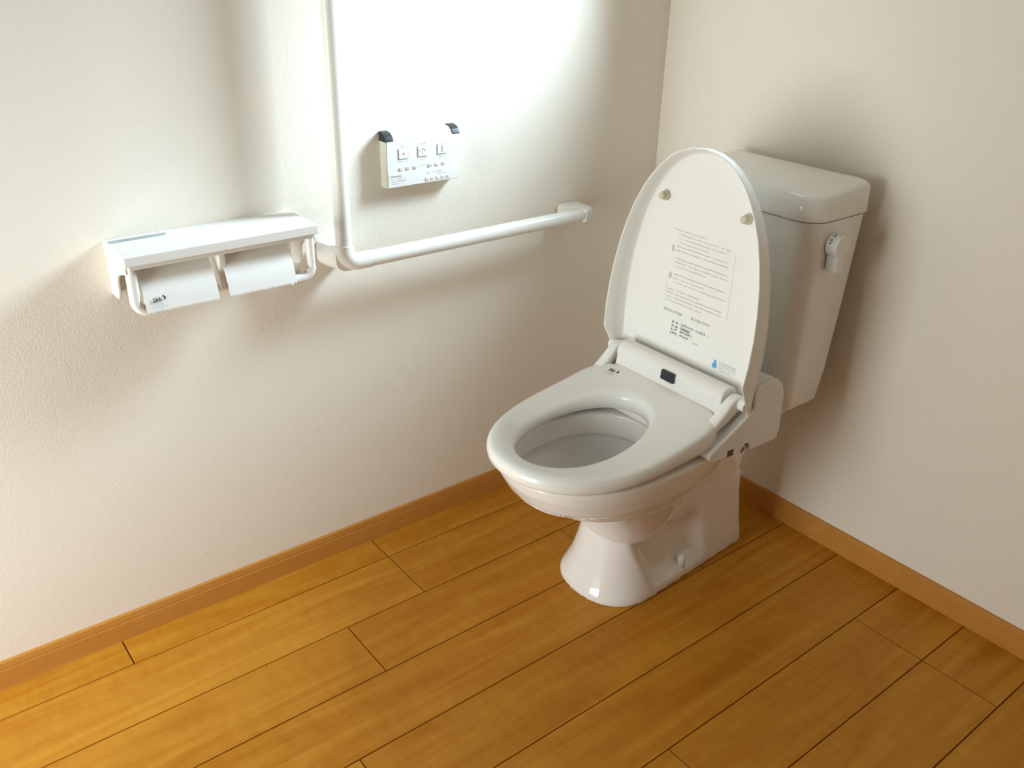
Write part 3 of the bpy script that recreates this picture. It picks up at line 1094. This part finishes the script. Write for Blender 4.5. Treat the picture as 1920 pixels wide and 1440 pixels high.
# back plate, with side plates cut away at the lower front
box('back_plate', (HX0 + 0.004, -0.006, 0.712), (HX1 - 0.004, 0.0, 0.788), 'holder', ph, 0.0015)
sp = [(0.0, 0.787), (-0.105, 0.787), (-0.105, 0.768), (-0.088, 0.764)] + \
     [(-0.060 - 0.018 * math.sin(math.radians(a)), 0.744 + 0.018 * math.cos(math.radians(a))) for a in (30, 60)] + \
     [(-0.046, 0.752), (-0.040, 0.744), (-0.042, 0.722), (-0.036, 0.712), (-0.026, 0.708), (0.0, 0.708)]
sp = [(0.0, 0.787), (-0.105, 0.787), (-0.105, 0.772), (-0.085, 0.766), (-0.064, 0.760), (-0.052, 0.752), (-0.046, 0.742), (-0.045, 0.724), (-0.041, 0.714), (-0.032, 0.708), (0.0, 0.708)]
for xa in (HX0 + 0.001, HX1 - 0.006):
    extrude_poly('side_plate', sp, 0, xa, xa + 0.005, 'holder', ph, 0.0012)
# arms: bent bars coming down from the shelf front, turning inwards
for x, s in ((HX0 + 0.011, 1), (HX1 - 0.011, -1)):
    z0 = 0.702
    pts = [(x, -0.098, 0.782), (x, -0.098, z0 + 0.022)] + [tuple(p) for p in arc((x + s * 0.020, -0.098, z0 + 0.022), (-s, 0, 0), (0, 0, -1), 0.020, 0, math.pi / 2, 8)] + [(x + s * 0.040, -0.098, z0 + 0.002)]
    tube('arm', pts, 0.0088, 'holder', ph, 20)
cxm = (HX0 + HX1) / 2 - 0.006
extrude_poly('centre_arm', [(0.0, 0.786), (-0.100, 0.786), (-0.100, 0.765), (-0.090, 0.735), (-0.092, 0.712), (-0.080, 0.704), (-0.062, 0.710), (-0.055, 0.735), (0.0, 0.745)], 0, cxm - 0.006, cxm + 0.006, 'holder', ph, 0.002)
tube('spindle', [(HX0 + 0.03, -0.085, 0.712), (HX1 - 0.03, -0.085, 0.712)], 0.006, 'holder', ph, 16)


def cutter_flap(x0, x1):
    """curved paper-cutter plate with a toothed lower edge"""
    n = 10
    rings = []
    for off in (0.0, 0.0018):
        pass
    v, f = [], []
    prof_ = []
    for i in range(n + 1):
        t = i / n
        z = 0.779 + (0.706 - 0.779) * t
        y = -0.074 - 0.040 * t - 0.006 * math.sin(math.pi * t)
        prof_.append((y, z))
    inner_ = [(y + 0.0018, z - 0.0004) for y, z in prof_]
    poly = prof_ + inner_[::-1]
    o = extrude_poly('cutter_flap', poly, 0, x0, x1, 'holder', ph)
    # teeth
    bm_ = bmesh.new()
    nt_ = int((x1 - x0) / 0.0042)
    y0, z0 = prof_[-1]
    for k in range(nt_):
        a = x0 + (x1 - x0) * k / nt_
        b = x0 + (x1 - x0) * (k + 1) / nt_
        p = [(a + 0.0002, y0, z0 + 0.0005), (b - 0.0002, y0, z0 + 0.0005), ((a + b) / 2, y0 - 0.0012, z0 - 0.0034)]
        q = [(px_, py_ + 0.0012, pz_) for px_, py_, pz_ in p]
        A = [bm_.verts.new(c) for c in p]
        B = [bm_.verts.new(c) for c in q]
        bm_.faces.new(A)
        bm_.faces.new(B[::-1])
        for i in range(3):
            bm_.faces.new((A[i], B[i], B[(i + 1) % 3], A[(i + 1) % 3]))
    t_ = link('teeth', from_bm(bm_, 'teeth'), 'holder', o)
    t_['kind'] = 'stuff'
    return o, prof_


fl1, pf = cutter_flap(-1.289, -1.168)
fl2, _ = cutter_flap(-1.149, -1.026)
# mark on the first flap, near its lower left corner
(ya_, za_), (yb_, zb_) = pf[-3], pf[-1]
upf = Vector((0, ya_ - yb_, za_ - zb_)).normalized()
nf_ = Vector((1, 0, 0)).cross(upf)
org = Vector((-1.277, yb_, zb_)) + upf * 0.0145 + nf_ * 0.0022
siaa('flap_mark', frame(org, (1, 0, 0), upf), 1.15, fl1)
